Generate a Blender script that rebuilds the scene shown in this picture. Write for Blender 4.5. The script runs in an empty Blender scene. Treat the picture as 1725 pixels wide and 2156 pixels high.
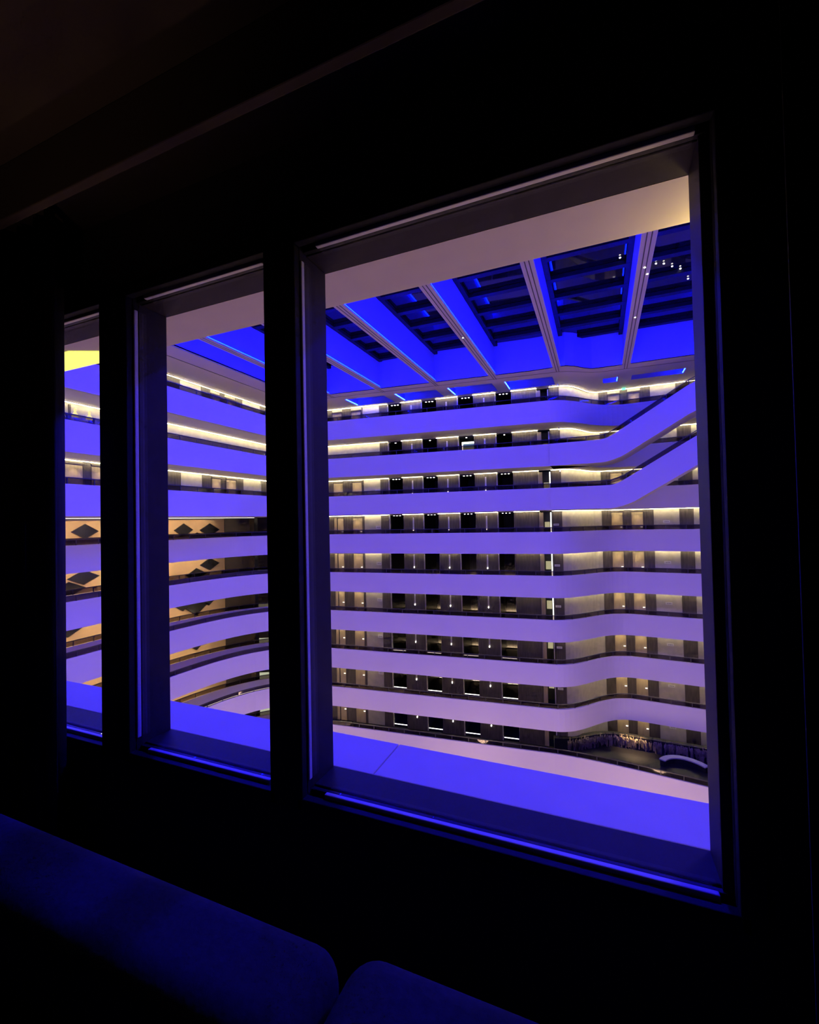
import bpy, bmesh, math, random
from mathutils import Vector, Matrix
random.seed(7)
SC = bpy.context.scene
COL = SC.collection
EYE = 1.5                      # height of the camera above the room floor

# ------------------------------------------------------------------ camera
F_PX, YAW, PITCH, ROLL = 946.4, math.radians(22.84), math.radians(1.083), math.radians(-1.1726)
fwd = Vector((-math.sin(YAW) * math.cos(PITCH), math.cos(YAW) * math.cos(PITCH), math.sin(PITCH)))
rgt = Vector((math.cos(YAW), math.sin(YAW), 0)); upv = rgt.cross(fwd)
r2 = rgt * math.cos(ROLL) + upv * math.sin(ROLL); u2 = -rgt * math.sin(ROLL) + upv * math.cos(ROLL)
cd = bpy.data.cameras.new('camera'); cam = bpy.data.objects.new('camera', cd); COL.objects.link(cam)
cd.sensor_fit = 'HORIZONTAL'; cd.sensor_width = 36.0; cd.lens = 36.0 * F_PX / 1725.0
cd.clip_start = 0.02; cd.clip_end = 400
M = Matrix((r2, u2, -fwd)).transposed().to_4x4(); M.translation = Vector((0, 0, EYE))
cam.matrix_world = M
SC.camera = cam

# ------------------------------------------------------------------ world, light levels, exposure
W = bpy.data.worlds.new('night'); SC.world = W; W.use_nodes = True
W.node_tree.nodes['Background'].inputs[0].default_value = (0.2, 0.3, 0.8, 1)
W.node_tree.nodes['Background'].inputs[1].default_value = 0.004
SC.view_settings.view_transform = 'Standard'; SC.view_settings.look = 'None'
SC.view_settings.exposure = 0.0; SC.view_settings.gamma = 1.0
SC.view_settings.use_curve_mapping = False
SC.cycles.use_denoising = True
SC.cycles.max_bounces = 6; SC.cycles.diffuse_bounces = 3; SC.cycles.glossy_bounces = 2
SC.cycles.use_adaptive_sampling = True; SC.cycles.adaptive_threshold = 0.04; SC.cycles.adaptive_min_samples = 12
SC.cycles.transparent_max_bounces = 24; SC.cycles.transmission_bounces = 4
SC.cycles.caustics_reflective = False; SC.cycles.caustics_refractive = False
SC.cycles.sample_clamp_indirect = 6.0

LED_BLUE = (0.0004, 0.0028, 1.0); LED_BLUE_L = 180.0      # roof beam strips
COFFER_L = 240.0
COVE = (1.0, 0.86, 0.50); COVE_L = 45.0                  # corridor wall washers
LOBBY = (1.0, 0.65, 0.42); LOBBY_W = 720.0              # warm lamps down in the lobby
DOOR_W = 36.0
BLUE_FILL_W = 2000.0
YELLOW = (1.0, 0.82, 0.20)

def lamp(name, kind, loc, energy, color, **kw):
    d = bpy.data.lights.new(name, kind); d.energy = energy; d.color = color
    for k, v in kw.items(): setattr(d, k, v)
    o = bpy.data.objects.new(name, d); COL.objects.link(o); o.location = loc
    return o

# warm pendant lamps hanging over the lobby far below the balconies
for (x, y) in ((-21, 12), (-21, 25), (-10, 9), (-9, 27), (1, 9), (2, 27), (8, 22)):
    lamp('lobby_lamp', 'POINT', (x, y, -19.6), LOBBY_W, LOBBY, shadow_soft_size=0.6)
# added blue fill lights, unseen under the near roof, evening out the blue below
for x in (-17.8, -9.0, -0.2, 8.0):
    lamp('blue_fill', 'AREA', (x, 11.5, 10.1), BLUE_FILL_W, (0.010, 0.004, 1.0), shape='DISK', size=1.2)
# yellow lamps on the outside of the building, left and right of the windows
lamp('facade_lamp', 'POINT', (0.43, 1.64, 0.79), 5.0, (1.0, 0.74, 0.24), shadow_soft_size=0.05)
# unseen spot added to put a faint warm glow on the room ceiling
hg = lamp('ceiling_glow_spot', 'SPOT', (-1.5, 0.2, -0.35), 11.0, (1.0, 0.60, 0.40), shadow_soft_size=0.08, spot_size=math.radians(80), spot_blend=1.0)
hg.rotation_euler = (math.pi, 0, 0)

# ------------------------------------------------------------------ materials
def newmat(name):
    m = bpy.data.materials.new(name); m.use_nodes = True
    return m, m.node_tree.nodes, m.node_tree.links, m.node_tree.nodes['Principled BSDF']
def mat(name, col, rough=0.6, var=0.06, scale=4.0, metal=0.0, spec=0.4, stretch=(1, 1, 1), bump=0.0, detail=4):
    m, N, L, b = newmat(name)
    b.inputs['Roughness'].default_value = rough; b.inputs['Metallic'].default_value = metal
    b.inputs['Specular IOR Level'].default_value = spec
    tc = N.new('ShaderNodeTexCoord'); mp = N.new('ShaderNodeMapping'); no = N.new('ShaderNodeTexNoise')
    mp.inputs['Scale'].default_value = stretch; no.inputs['Scale'].default_value = scale; no.inputs['Detail'].default_value = detail
    L.new(tc.outputs['Object'], mp.inputs[0]); L.new(mp.outputs[0], no.inputs['Vector'])
    rp = N.new('ShaderNodeValToRGB')
    rp.color_ramp.elements[0].position = 0.3; rp.color_ramp.elements[1].position = 0.7
    rp.color_ramp.elements[0].color = tuple(max(0, c * (1 - var)) for c in col) + (1,)
    rp.color_ramp.elements[1].color = tuple(min(1, c * (1 + var)) for c in col) + (1,)
    L.new(no.outputs['Fac'], rp.inputs[0]); L.new(rp.outputs[0], b.inputs['Base Color'])
    if bump:
        bn = N.new('ShaderNodeBump'); bn.inputs['Strength'].default_value = bump; bn.inputs['Distance'].default_value = 0.01
        L.new(no.outputs['Fac'], bn.inputs['Height']); L.new(bn.outputs[0], b.inputs['Normal'])
    return m
def emit(name, col, strength):
    m, N, L, b = newmat(name)
    b.inputs['Base Color'].default_value = (0.02, 0.02, 0.02, 1)
    b.inputs['Emission Color'].default_value = tuple(col) + (1,); b.inputs['Emission Strength'].default_value = strength
    return m
def glass(name, tint, fac_gloss=0.06, rough=0.02):
    m, N, L, b = newmat(name); N.remove(b)
    t = N.new('ShaderNodeBsdfTransparent'); t.inputs[0].default_value = tuple(tint) + (1,)
    g = N.new('ShaderNodeBsdfGlossy'); g.inputs['Roughness'].default_value = rough
    lw = N.new('ShaderNodeLayerWeight'); pw = N.new('ShaderNodeMath'); pw.operation = 'POWER'; pw.inputs[1].default_value = 5.0
    mul = N.new('ShaderNodeMath'); mul.operation = 'MULTIPLY_ADD'; mul.inputs[1].default_value = 0.8; mul.inputs[2].default_value = fac_gloss
    mx = N.new('ShaderNodeMixShader'); L.new(lw.outputs['Facing'], pw.inputs[0]); L.new(pw.outputs[0], mul.inputs[0]); L.new(mul.outputs[0], mx.inputs[0])
    L.new(t.outputs[0], mx.inputs[1]); L.new(g.outputs[0], mx.inputs[2])
    L.new(mx.outputs[0], N['Material Output'].inputs['Surface'])
    return m
MT = dict(
    parapet=mat('white_parapet_paint', (0.72, 0.68, 0.67), 0.65, 0.02, 0.4),
    soffit=mat('cream_soffit_paint', (0.74, 0.67, 0.55), 0.7, 0.03, 0.5),
    roof_paint=mat('roof_beam_paint', (0.66, 0.58, 0.53), 0.6, 0.03, 0.7),
    coffer=mat('blue_light_coffer_tint', (0.26, 0.27, 0.78), 0.6, 0.03, 0.5),  # blue of the strip light put into the colour of coffers and webs
    carpet=mat('pale_bounce_carpet', (0.40, 0.33, 0.24), 0.9, 0.2, 6),  # carpet made pale to bounce light up to the soffits
    wallpaper=mat('cream_wallpaper', (0.60, 0.56, 0.46), 0.7, 0.10, 3.0),
    wood=mat('dark_ribbed_wood', (0.105, 0.088, 0.078), 0.45, 0.35, 3.0, stretch=(6, 6, 0.4)),
    black=mat('near_black_paint', (0.012, 0.011, 0.013), 0.5, 0.2, 4),
    niche=mat('black_niche_lining', (0.016, 0.015, 0.018), 0.35, 0.3, 2),
    door=mat('pale_wood_door', (0.52, 0.42, 0.26), 0.5, 0.12, 2.5, stretch=(5, 5, 0.5)),
    metal=mat('pale_metal_trim', (0.75, 0.72, 0.68), 0.35, 0.05, 8, metal=0.6),
    rail=mat('dark_handrail', (0.03, 0.026, 0.035), 0.4, 0.2, 5),
    railglass=glass('smoked_rail_glass', (0.42, 0.38, 0.38), 0.02, 0.05),
    stone=mat('pale_sill_stone', (0.80, 0.72, 0.55), 0.55, 0.03, 9, bump=0.02),
    frame=mat('dark_bronze_frame', (0.040, 0.034, 0.034), 0.55, 0.10, 20, spec=0.12),
    frame_in=mat('black_inner_frame', (0.02, 0.018, 0.02), 0.6, 0.15, 20, spec=0.2),
    bead=mat('brushed_aluminium_bead', (0.84, 0.80, 0.74), 0.4, 0.06, 30, metal=0.0, stretch=(1, 6, 6)),
    pane=glass('clear_window_glass', (0.96, 0.96, 0.97), 0.04, 0.0),
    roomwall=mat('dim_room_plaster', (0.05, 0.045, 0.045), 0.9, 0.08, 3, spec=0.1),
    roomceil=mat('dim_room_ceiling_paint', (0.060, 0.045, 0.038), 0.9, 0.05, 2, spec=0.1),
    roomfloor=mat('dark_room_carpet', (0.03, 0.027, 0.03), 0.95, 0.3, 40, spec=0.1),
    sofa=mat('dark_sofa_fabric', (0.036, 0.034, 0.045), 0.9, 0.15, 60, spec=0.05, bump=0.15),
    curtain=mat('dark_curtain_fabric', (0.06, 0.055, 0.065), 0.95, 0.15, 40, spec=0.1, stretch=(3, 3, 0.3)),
    skyglass=mat('night_skylight_glass', (0.004, 0.004, 0.007), 0.035, 0.1, 1, spec=0.6),
    skybar=mat('black_skylight_bar', (0.006, 0.006, 0.01), 0.55, 0.1, 3, spec=0.2),
    extwall=mat('atrium_wall_paint', (0.55, 0.52, 0.50), 0.8, 0.04, 0.6),
    tan=mat('tan_feature_wall', (0.62, 0.47, 0.30), 0.7, 0.07, 0.5),
    marble=mat('lobby_stone_floor', (0.26, 0.21, 0.17), 0.5, 0.1, 0.6),
    darkwall=mat('navy_dark_wall', (0.018, 0.016, 0.026), 0.4, 0.2, 0.8),
    diamond=mat('dark_diamond_glass', (0.02, 0.022, 0.032), 0.12, 0.3, 0.6, spec=0.5),
    sign=mat('white_sign_plastic', (0.85, 0.84, 0.82), 0.5, 0.02, 10),
    vine=mat('hanging_vine_leaves', (0.22, 0.17, 0.10), 0.7, 0.5, 3),
    bench=mat('grey_bench_top', (0.55, 0.52, 0.54), 0.6, 0.08, 3),
    led_blue=emit('blue_led_strip', LED_BLUE, LED_BLUE_L),
    led_coffer=emit('blue_coffer_led', (0.003, 0.012, 1.0), COFFER_L),
    cove=emit('warm_cove_strip', COVE, COVE_L),
    white_lit=emit('white_lamp', (1.0, 0.93, 0.82), 9.0),
    warm_lit=emit('warm_lamp', (1.0, 0.80, 0.48), 30.0),
    tanwash=emit('tan_wall_washer', (1.0, 0.70, 0.38), 55.0),
    led_and_glint=emit('white_led_and_glint', (1.0, 0.95, 0.88), 4.0),
    yellow=emit('yellow_soffit_panel', (1.0, 0.93, 0.18), 1.4),
    lit_window=emit('lit_room_window', (0.72, 0.74, 0.50), 0.75),
    teal=emit('teal_lit_panel', (0.25, 0.42, 0.50), 0.6),
    green=emit('green_exit_sign', (0.2, 1.0, 0.5), 2.0),
    jamb_glow=emit('lobby_jamb_glow', (0.85, 0.75, 0.42), 0.55),  # emission in place of light falling on jamb, picture and shelf
)

# ------------------------------------------------------------------ builders
def link(o, parent=None):
    COL.objects.link(o)
    if parent is not None: o.parent = parent
    return o
def tag(o, label=None, cat=None, group=None, kind=None):
    if label: o['label'] = label
    if cat: o['category'] = cat
    if group: o['group'] = group
    if kind: o['kind'] = kind
    return o
def empty(name, loc=(0, 0, 0), rz=0.0):
    o = bpy.data.objects.new(name, None); o.empty_display_size = 0.1
    COL.objects.link(o); o.location = loc; o.rotation_euler = (0, 0, rz)
    return o
def obj(name, verts, faces, m, parent=None, smooth=False, fix=True):
    """one mesh object; verts are in world coordinates (parents are never rotated unless local=True)"""
    if parent is not None:
        p = Vector((0, 0, 0)); q = parent
        while q is not None: p += q.location; q = q.parent
        verts = [(v[0] - p.x, v[1] - p.y, v[2] - p.z) for v in verts]
    me = bpy.data.meshes.new(name); me.from_pydata([tuple(v) for v in verts], [], faces)
    if fix:
        bm = bmesh.new(); bm.from_mesh(me); bmesh.ops.recalc_face_normals(bm, faces=bm.faces); bm.to_mesh(me); bm.free()
    if smooth:
        for p_ in me.polygons: p_.use_smooth = True
    me.materials.append(MT[m] if isinstance(m, str) else m)
    return link(bpy.data.objects.new(name, me), parent)
BOXF = [(0, 1, 2, 3), (7, 6, 5, 4), (0, 4, 5, 1), (1, 5, 6, 2), (2, 6, 7, 3), (3, 7, 4, 0)]
def boxv(x0, x1, y0, y1, z0, z1):
    return [(x0, y0, z0), (x0, y1, z0), (x1, y1, z0), (x1, y0, z0), (x0, y0, z1), (x0, y1, z1), (x1, y1, z1), (x1, y0, z1)]
def boxes(name, L, m, parent=None):
    v, f = [], []
    for b in L:
        k = len(v); v += boxv(*b); f += [tuple(i + k for i in q) for q in BOXF]
    return obj(name, v, f, m, parent)
_unit = {}
def ubox(name, m, parent, center, size, rz=0.0):
    """box sharing one unit-cube mesh per material; center given in the parent's local frame"""
    if m not in _unit:
        me = bpy.data.meshes.new('unit_' + m); me.from_pydata(boxv(-.5, .5, -.5, .5, -.5, .5), [], BOXF)
        bm = bmesh.new(); bm.from_mesh(me); bmesh.ops.recalc_face_normals(bm, faces=bm.faces); bm.to_mesh(me); bm.free()
        me.materials.append(MT[m]); _unit[m] = me
    o = bpy.data.objects.new(name, _unit[m]); link(o, parent)
    o.location = center; o.scale = size; o.rotation_euler = (0, 0, rz)
    return o
def bevel(o, w, n=2):
    b = o.modifiers.new('bevel', 'BEVEL'); b.width = w; b.segments = n; b.limit_method = 'ANGLE'
    return o
def copy_tree(o, parent=None):
    c = o.copy(); COL.objects.link(c); c.parent = parent
    for ch in list(o.children): copy_tree(ch, c)
    return c
def lerp(a, b, t): return a + (b - a) * t
def line(a, b, n): return [(lerp(a[0], b[0], i / n), lerp(a[1], b[1], i / n)) for i in range(n)]
def bez(p0, p1, p2, p3, n):
    out = []
    for i in range(n):
        t = i / n; u = 1 - t
        out.append(tuple(u**3 * p0[j] + 3 * u * u * t * p1[j] + 3 * u * t * t * p2[j] + t**3 * p3[j] for j in (0, 1)))
    return out
def normals(P):
    """unit normals of a plan polyline, pointing to its left (away from the atrium)"""
    out = []
    for i in range(len(P)):
        a = P[max(0, i - 1)]; b = P[min(len(P) - 1, i + 1)]
        d = Vector((b[0] - a[0], b[1] - a[1])).normalized(); out.append((-d.y, d.x))
    return out
def offs(P, o):
    return [(p[0] + n[0] * o, p[1] + n[1] * o) for p, n in zip(P, normals(P))]
def sweep(name, A, B, z0, z1, m, parent=None, smooth=False, za=None):
    """solid band between plan polylines A and B from z0 to z1 (za: extra height per point)"""
    n = len(A); v = []; za = za or [0] * n
    for i in range(n):
        v += [(A[i][0], A[i][1], z0 + za[i]), (B[i][0], B[i][1], z0 + za[i]), (B[i][0], B[i][1], z1 + za[i]), (A[i][0], A[i][1], z1 + za[i])]
    f = []
    for i in range(n - 1):
        for k in range(4):
            f.append((4 * i + k, 4 * i + (k + 1) % 4, 4 * i + 4 + (k + 1) % 4, 4 * i + 4 + k))
    f += [(0, 1, 2, 3), tuple(4 * (n - 1) + k for k in (3, 2, 1, 0))]
    return obj(name, v, f, m, parent, smooth)
def arclen(P):
    s = [0.0]
    for a, b in zip(P, P[1:]): s.append(s[-1] + math.hypot(b[0] - a[0], b[1] - a[1]))
    return s
def at(P, S, s, Z=None):
    s = max(0, min(S[-1] - 1e-6, s)); i = 0
    while S[i + 1] < s: i += 1
    t = (s - S[i]) / max(1e-9, S[i + 1] - S[i])
    x, y = lerp(P[i][0], P[i + 1][0], t), lerp(P[i][1], P[i + 1][1], t)
    return (x, y, lerp(Z[i], Z[i + 1], t) if Z else 0.0)

# ------------------------------------------------------------------ plan of the atrium (metres, camera at the origin, z = 0 at eye level)
def H(k): return -1.04 - 3.2 * (k - 4)          # top of the k-th parapet counted from the roof
def FL(k): return H(k) - 0.9                    # walking level behind it
def CE(k): return H(k) + 1.6                    # ceiling over it
ORD = {1: 'top', 2: 'second', 3: 'third', 4: 'fourth', 5: 'fifth', 6: 'sixth', 7: 'seventh', 8: 'eighth', 9: 'ninth'}
FD = (0.99598, 0.08953); FN = (-0.08953, 0.99598)          # along / behind the long far side
def far_path():
    return (line((-20.5, 32.56), (-3.4, 34.1), 14) +
            bez((-3.4, 34.1), (-0.9, 34.33), (-0.4, 38.2), (2.3, 38.0), 18) + line((2.3, 38.0), (11.0, 37.2), 6) + [(11.0, 37.2)])
def par_path(k):
    if k <= 3:
        left = line((-24.2, 10), (-24.2, 27.5), 12) + bez((-24.2, 27.5), (-24.2, 30.6), (-23.0, 32.35), (-20.5, 32.56), 9)
    else:
        left = line((-27.7, 10), (-28.0, 21), 8) + bez((-28.0, 21), (-27.9, 28.5), (-26.5, 32.0), (-20.5, 32.56), 16)
    if k == 9:
        return left + line((-20.5, 32.56), (-3.4, 34.1), 14) + bez((-3.4, 34.1), (0.2, 34.3), (4, 33.5), (11, 32.5), 12) + [(11, 32.5)]
    return left + far_path()
WS0 = (-21.46, 35.39)                                       # start of the far corridor wall, s measured along FD
def wpt(s, o=0.0): return (WS0[0] + FD[0] * s + FN[0] * o, WS0[1] + FD[1] * s + FN[1] * o)
def wall_s_curve(): return bez(wpt(18.9), (-1.3, 37.2), (-1.2, 40.35), (0.22, 40.42), 12)
def RW(x): return 40.42 - 0.02 * (x - 0.22)                 # right-hand corridor wall

# ================================================================== 1. THE ROOM
ZS, ZL = 0.8825, -0.849                                     # head and sill of the windows
RX0, RX1, RY0, ZF, ZC = -3.3, 1.5, -3.2, -1.5, 1.24
YI, YF, YO = 1.19, 1.35, 1.57                               # room face, frame's outer edge, outside of the wall
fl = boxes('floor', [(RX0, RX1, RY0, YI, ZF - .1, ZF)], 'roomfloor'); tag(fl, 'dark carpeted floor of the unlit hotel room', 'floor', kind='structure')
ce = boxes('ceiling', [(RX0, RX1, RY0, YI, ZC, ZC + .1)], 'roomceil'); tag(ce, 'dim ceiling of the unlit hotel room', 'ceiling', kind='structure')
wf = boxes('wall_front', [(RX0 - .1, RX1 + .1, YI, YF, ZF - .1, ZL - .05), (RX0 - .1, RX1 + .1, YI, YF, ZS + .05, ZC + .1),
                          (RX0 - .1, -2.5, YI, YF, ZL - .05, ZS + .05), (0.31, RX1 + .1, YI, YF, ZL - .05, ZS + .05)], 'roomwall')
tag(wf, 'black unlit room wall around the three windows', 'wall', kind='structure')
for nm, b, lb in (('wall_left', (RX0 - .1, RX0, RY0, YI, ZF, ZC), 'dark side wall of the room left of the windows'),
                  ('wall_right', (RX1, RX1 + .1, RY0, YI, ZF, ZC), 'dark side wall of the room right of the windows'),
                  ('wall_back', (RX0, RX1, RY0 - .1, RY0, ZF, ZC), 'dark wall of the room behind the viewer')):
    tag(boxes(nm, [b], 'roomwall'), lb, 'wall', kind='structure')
tag(bevel(boxes('trim_1', [(RX0, RX1, 0.86, 0.89, 1.05, ZC)], 'roomceil'), .004), 'dark pelmet board along the ceiling above the windows', 'pelmet', kind='structure')

# three windows in one line: bronze reveals, aluminium glazing bead, clear pane
def window(name, x0, x1, label):
    w = empty(name, (0.5 * (x0 + x1), YI, ZL)); tag(w, label, 'window', kind='structure')
    a, b = x0, x1
    # casing seen from the room (black) and reveal behind the glass (bronze)
    for nm, bb, mm in (('frame_head', (a, b, 1.235, YF, ZS, ZS + .05), 'frame'), ('frame_sill', (a, b, 1.235, YF, ZL - .05, ZL), 'frame'),
                       ('room_casing_head', (a - .02, b + .02, 1.17, 1.199, ZS + .012, ZS + .05), 'frame_in'),
                       ('room_casing_sill', (a - .02, b + .02, 1.17, 1.199, ZL - .05, ZL - .014), 'frame_in')):
        bevel(boxes(nm, [bb], mm, w), .003)
    g = .016
    bevel(boxes('glazing_bead_head', [(a + .06, b - .03, 1.2, 1.2 + g, ZS, ZS + .05)], 'bead', w), .003)
    bevel(boxes('glazing_bead_sill', [(a + .06, b - .03, 1.2, 1.2 + g, ZL - .05, ZL - .002)], 'bead', w), .003)
    bevel(boxes('glazing_bead_side', [(a - .004, a + .007, 1.2, 1.2 + g, ZL + .03, ZS - .03)], 'bead', w), .003)
    bevel(boxes('glazing_bead_side', [(b - .001, b + .006, 1.2, 1.2 + g, ZL + .03, ZS - .03)], 'frame', w), .003)
    bevel(boxes('gasket', [(a, b, 1.217, 1.235, ZS + .004, ZS + .05), (a, b, 1.217, 1.235, ZL - .05, ZL - .006)], 'black', w), .002)
    boxes('pane', [(a, b, 1.221, 1.227, ZL - .004, ZS + .004)], 'pane', w)
    return w
window('window_1', -2.48, -1.83, 'narrow far-left window showing a yellow panel and diamond openings')
window('window_2', -1.67, -1.00, 'middle window between the two black posts')
window('window_3', -0.875, 0.258, 'large right window filling most of the view')
for nm, x0, x1, lb in (('trim_2', -1.83, -1.67, 'black post between the far-left and middle windows'),
                       ('trim_3', -1.00, -0.875, 'black post between the middle and large right windows'),
                       ('trim_4', 0.258, 0.31, 'black jamb at the right edge of the large window'),
                       ('trim_5', -2.5, -2.48, 'black jamb at the left edge of the far-left window')):
    t = empty(nm, (0.5 * (x0 + x1), 1.17, ZL)); tag(t, lb, 'window post', kind='structure')
    bevel(boxes('room_face', [(x0, x1, 1.17, 1.199, ZL - .05, ZS + .05)], 'frame_in', t), .004)
    if nm == 'trim_4': bevel(boxes('reveal', [(x0, x1, 1.199, 1.224, ZL - .05, ZS + .05), (x0 - .021, x1, 1.224, YF, ZL - .05, ZS + .05)], 'frame', t), .002)
    else: bevel(boxes('reveal', [(x0, x1, 1.199, YF, ZL - .05, ZS + .05)], 'frame', t), .002)

# outside of the wall: stone sill slabs, soffit, the tall atrium face of the building
xs = [-4.9, -3.48, -2.1, -0.722, 0.66, 2.04]
for i, (a, b) in enumerate(zip(xs, xs[1:])):
    s = bevel(boxes('sill_slab', [(a + .0015, b - .0015, YF, YO, ZL - .08, ZL)], 'stone'), .004)
    tag(s, ['blue lit sill slab far left of the windows', 'blue lit stone sill slab below the far-left window', 'blue lit stone sill slab outside the middle window',
            'blue lit stone sill slab outside the large window, right of the joint', 'blue lit stone sill slab beyond the right jamb'][i], 'sill', 'stone sill slabs outside the windows')
so = boxes('soffit', [(-6, 4, YF, YO, ZS, ZS + .2)], 'stone'); tag(so, 'pinkish beige soffit of the wall outside above the windows', 'soffit', kind='structure')
we = boxes('wall_exterior', [(-25, 11, YF, YO - .02, ZS + .2, 10.3), (-25, 11, YF, YO - .02, -21.5, ZL - .08), (-25, -6, YF, YO - .02, ZL - .08, ZS + .2),
                             (4, 11, YF, YO - .02, ZL - .08, ZS + .2), (-6, -2.9, YF, YO - .02, ZL, ZS), (0.75, 4, YF, YO - .02, ZL, ZS)], 'extwall')
tag(we, 'outer face of the hotel wall towards the atrium', 'wall', kind='structure')
yp = obj('soffit_light', [(-2.42, 1.40, ZS - .004), (-2.26, 1.48, ZS - .004), (-2.26, YO, ZS - .004), (-2.95, YO, ZS - .004), (-2.95, 1.40, ZS - .004),
                          (-2.42, 1.40, ZS), (-2.26, 1.48, ZS), (-2.26, YO, ZS), (-2.95, YO, ZS), (-2.95, 1.40, ZS)],
         [(0, 1, 2, 3, 4), (9, 8, 7, 6, 5), (0, 5, 6, 1), (1, 6, 7, 2), (2, 7, 8, 3), (3, 8, 9, 4), (4, 9, 5, 0)], 'yellow')
tag(yp, 'bright yellow light panel under the soffit outside the far-left window', 'light panel')

# ================================================================== 2. THE ATRIUM SHELL
tag(boxes('floor_lobby', [(-34, 11, 1.5, 41, -21.7, -21.5)], 'marble'), 'pale stone floor of the lobby far below', 'floor', kind='structure')
tag(boxes('wall_end', [(11, 11.2, 1.5, 41, -21.5, 12.5)], 'extwall'), 'plain wall closing the right end of the atrium', 'wall', kind='structure')
tag(boxes('wall_left_high', [(-27.3, -27.1, 1.5, 33.2, CE(4), 10.3)], 'wallpaper'), 'cream corridor wall behind the three upper left balconies', 'wall', kind='structure')
tag(boxes('wall_near_left', [(-33, -25, 1.5, 1.7, -21.5, 10.3)], 'extwall'), 'plain wall at the near left corner of the atrium', 'wall', kind='structure')
ZR, ZG = 10.3, 12.5
# --- roof ceiling: ring, soffit, small coffers
def ring_y(x):
    if x < -1.9: return 32.15 + 0.0905 * (x + 4.06) if x < -4.06 else 32.15 - 0.08 * (x + 4.06) / 2.16
    if x < 0.0:
        t = (x + 1.9) / 1.9; t = t * t * (3 - 2 * t); return lerp(32.07, 33.62, t)
    return 33.62
def groove_y(x):
    if x < -2.4: return 33.27 + 0.09 * max(-30, x + 2.4)
    if x < 0.4:
        t = (x + 2.4) / 2.8; t = t * t * (3 - 2 * t); return lerp(33.27, 34.65, t)
    return 34.65 + 0.04 * (x - 0.4)
def wall_y(x):
    if x < -2.63: return WS0[1] + FD[1] / FD[0] * (x - WS0[0])
    if x < 0.22:
        t = (x + 2.63) / 2.85; t = t * t * (3 - 2 * t); return lerp(37.08, 40.42, t)
    return RW(x)
BEAMS = [-19.97, -15.58, -11.19, -6.80, -2.41, 1.98, 6.37, 10.76]
COF = [(BEAMS[i] + .48, BEAMS[i + 1] - .45) for i in range(4)] + [(2.5, 5.9), (0.55, 1.55)]
COF.sort()
def c1(x): return groove_y(x) + 1.0 if x < -2 else 36.55
def c2(x): return wall_y(x) - 0.62 if x < -2 else 37.75
cols = sorted(set([-28.0, -24.2, -22.2] + [-22.2 + .55 * i for i in range(1, 61)] + [e for c in COF for e in c]))
cols = [c for c in cols if c <= 11.0]
v, f = [], []
for x in cols:
    v += [(x, ring_y(x), ZR), (x, c1(x), ZR), (x, c2(x), ZR), (x, wall_y(x) + .2, ZR)]
for i in range(len(cols) - 1):
    mid = 0.5 * (cols[i] + cols[i + 1])
    for r in range(3):
        if r == 1 and any(a <= mid <= b for a, b in COF): continue
        f.append((4 * i + r, 4 * i + r + 1, 4 * i + 4 + r + 1, 4 * i + 4 + r))
cl = obj('ceiling_far', v, f, 'roof_paint'); tag(cl, 'beige ceiling band over the top far balcony with small blue coffers', 'ceiling', kind='structure')
for (a, b) in COF:                                           # coffer boxes let into that ceiling
    V = [(a, c1(a), ZR), (b, c1(b), ZR), (b, c2(b), ZR), (a, c2(a), ZR)]; V += [(p[0], p[1], ZR + .55) for p in V]
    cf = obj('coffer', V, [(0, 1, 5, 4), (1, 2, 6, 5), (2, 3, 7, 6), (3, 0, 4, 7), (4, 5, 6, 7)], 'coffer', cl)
    if a < -2.4 or a > 2: obj('coffer_led', boxv(a + .01, a + .04, c1(a) + .05, c2(a) - .05, ZR + .03, ZR + .07) if a < -2.4 else
        boxv(b - .04, b - .01, c1(b) + .05, c2(b) - .05, ZR + .03, ZR + .07), BOXF, 'led_coffer', cf)
    else: obj('coffer_led', boxv(b - .04, b - .01, c1(b) + .05, c2(b) - .05, ZR + .03, ZR + .07), BOXF, 'led_coffer', cf)
# shadow joint that runs along the ceiling over the parapet
gp = [(x, groove_y(x)) for x in cols if x >= -22.2]
sweep('shadow_joint', gp, [(p[0], p[1] + .07) for p in gp], ZR - .006, ZR + .02, 'wood', cl)
# ring end wall and left ring
rp = [(x, ring_y(x)) for x in cols if x >= -22.2]
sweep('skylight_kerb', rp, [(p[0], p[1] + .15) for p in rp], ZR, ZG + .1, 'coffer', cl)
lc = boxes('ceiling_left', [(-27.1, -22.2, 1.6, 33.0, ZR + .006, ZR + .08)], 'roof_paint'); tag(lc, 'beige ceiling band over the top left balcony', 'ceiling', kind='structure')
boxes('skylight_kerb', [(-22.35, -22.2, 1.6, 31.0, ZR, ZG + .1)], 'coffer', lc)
boxes('shadow_joint', [(-23.9, -23.83, 1.6, 31.5, ZR - .006, ZR + .02)], 'wood', lc)

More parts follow.
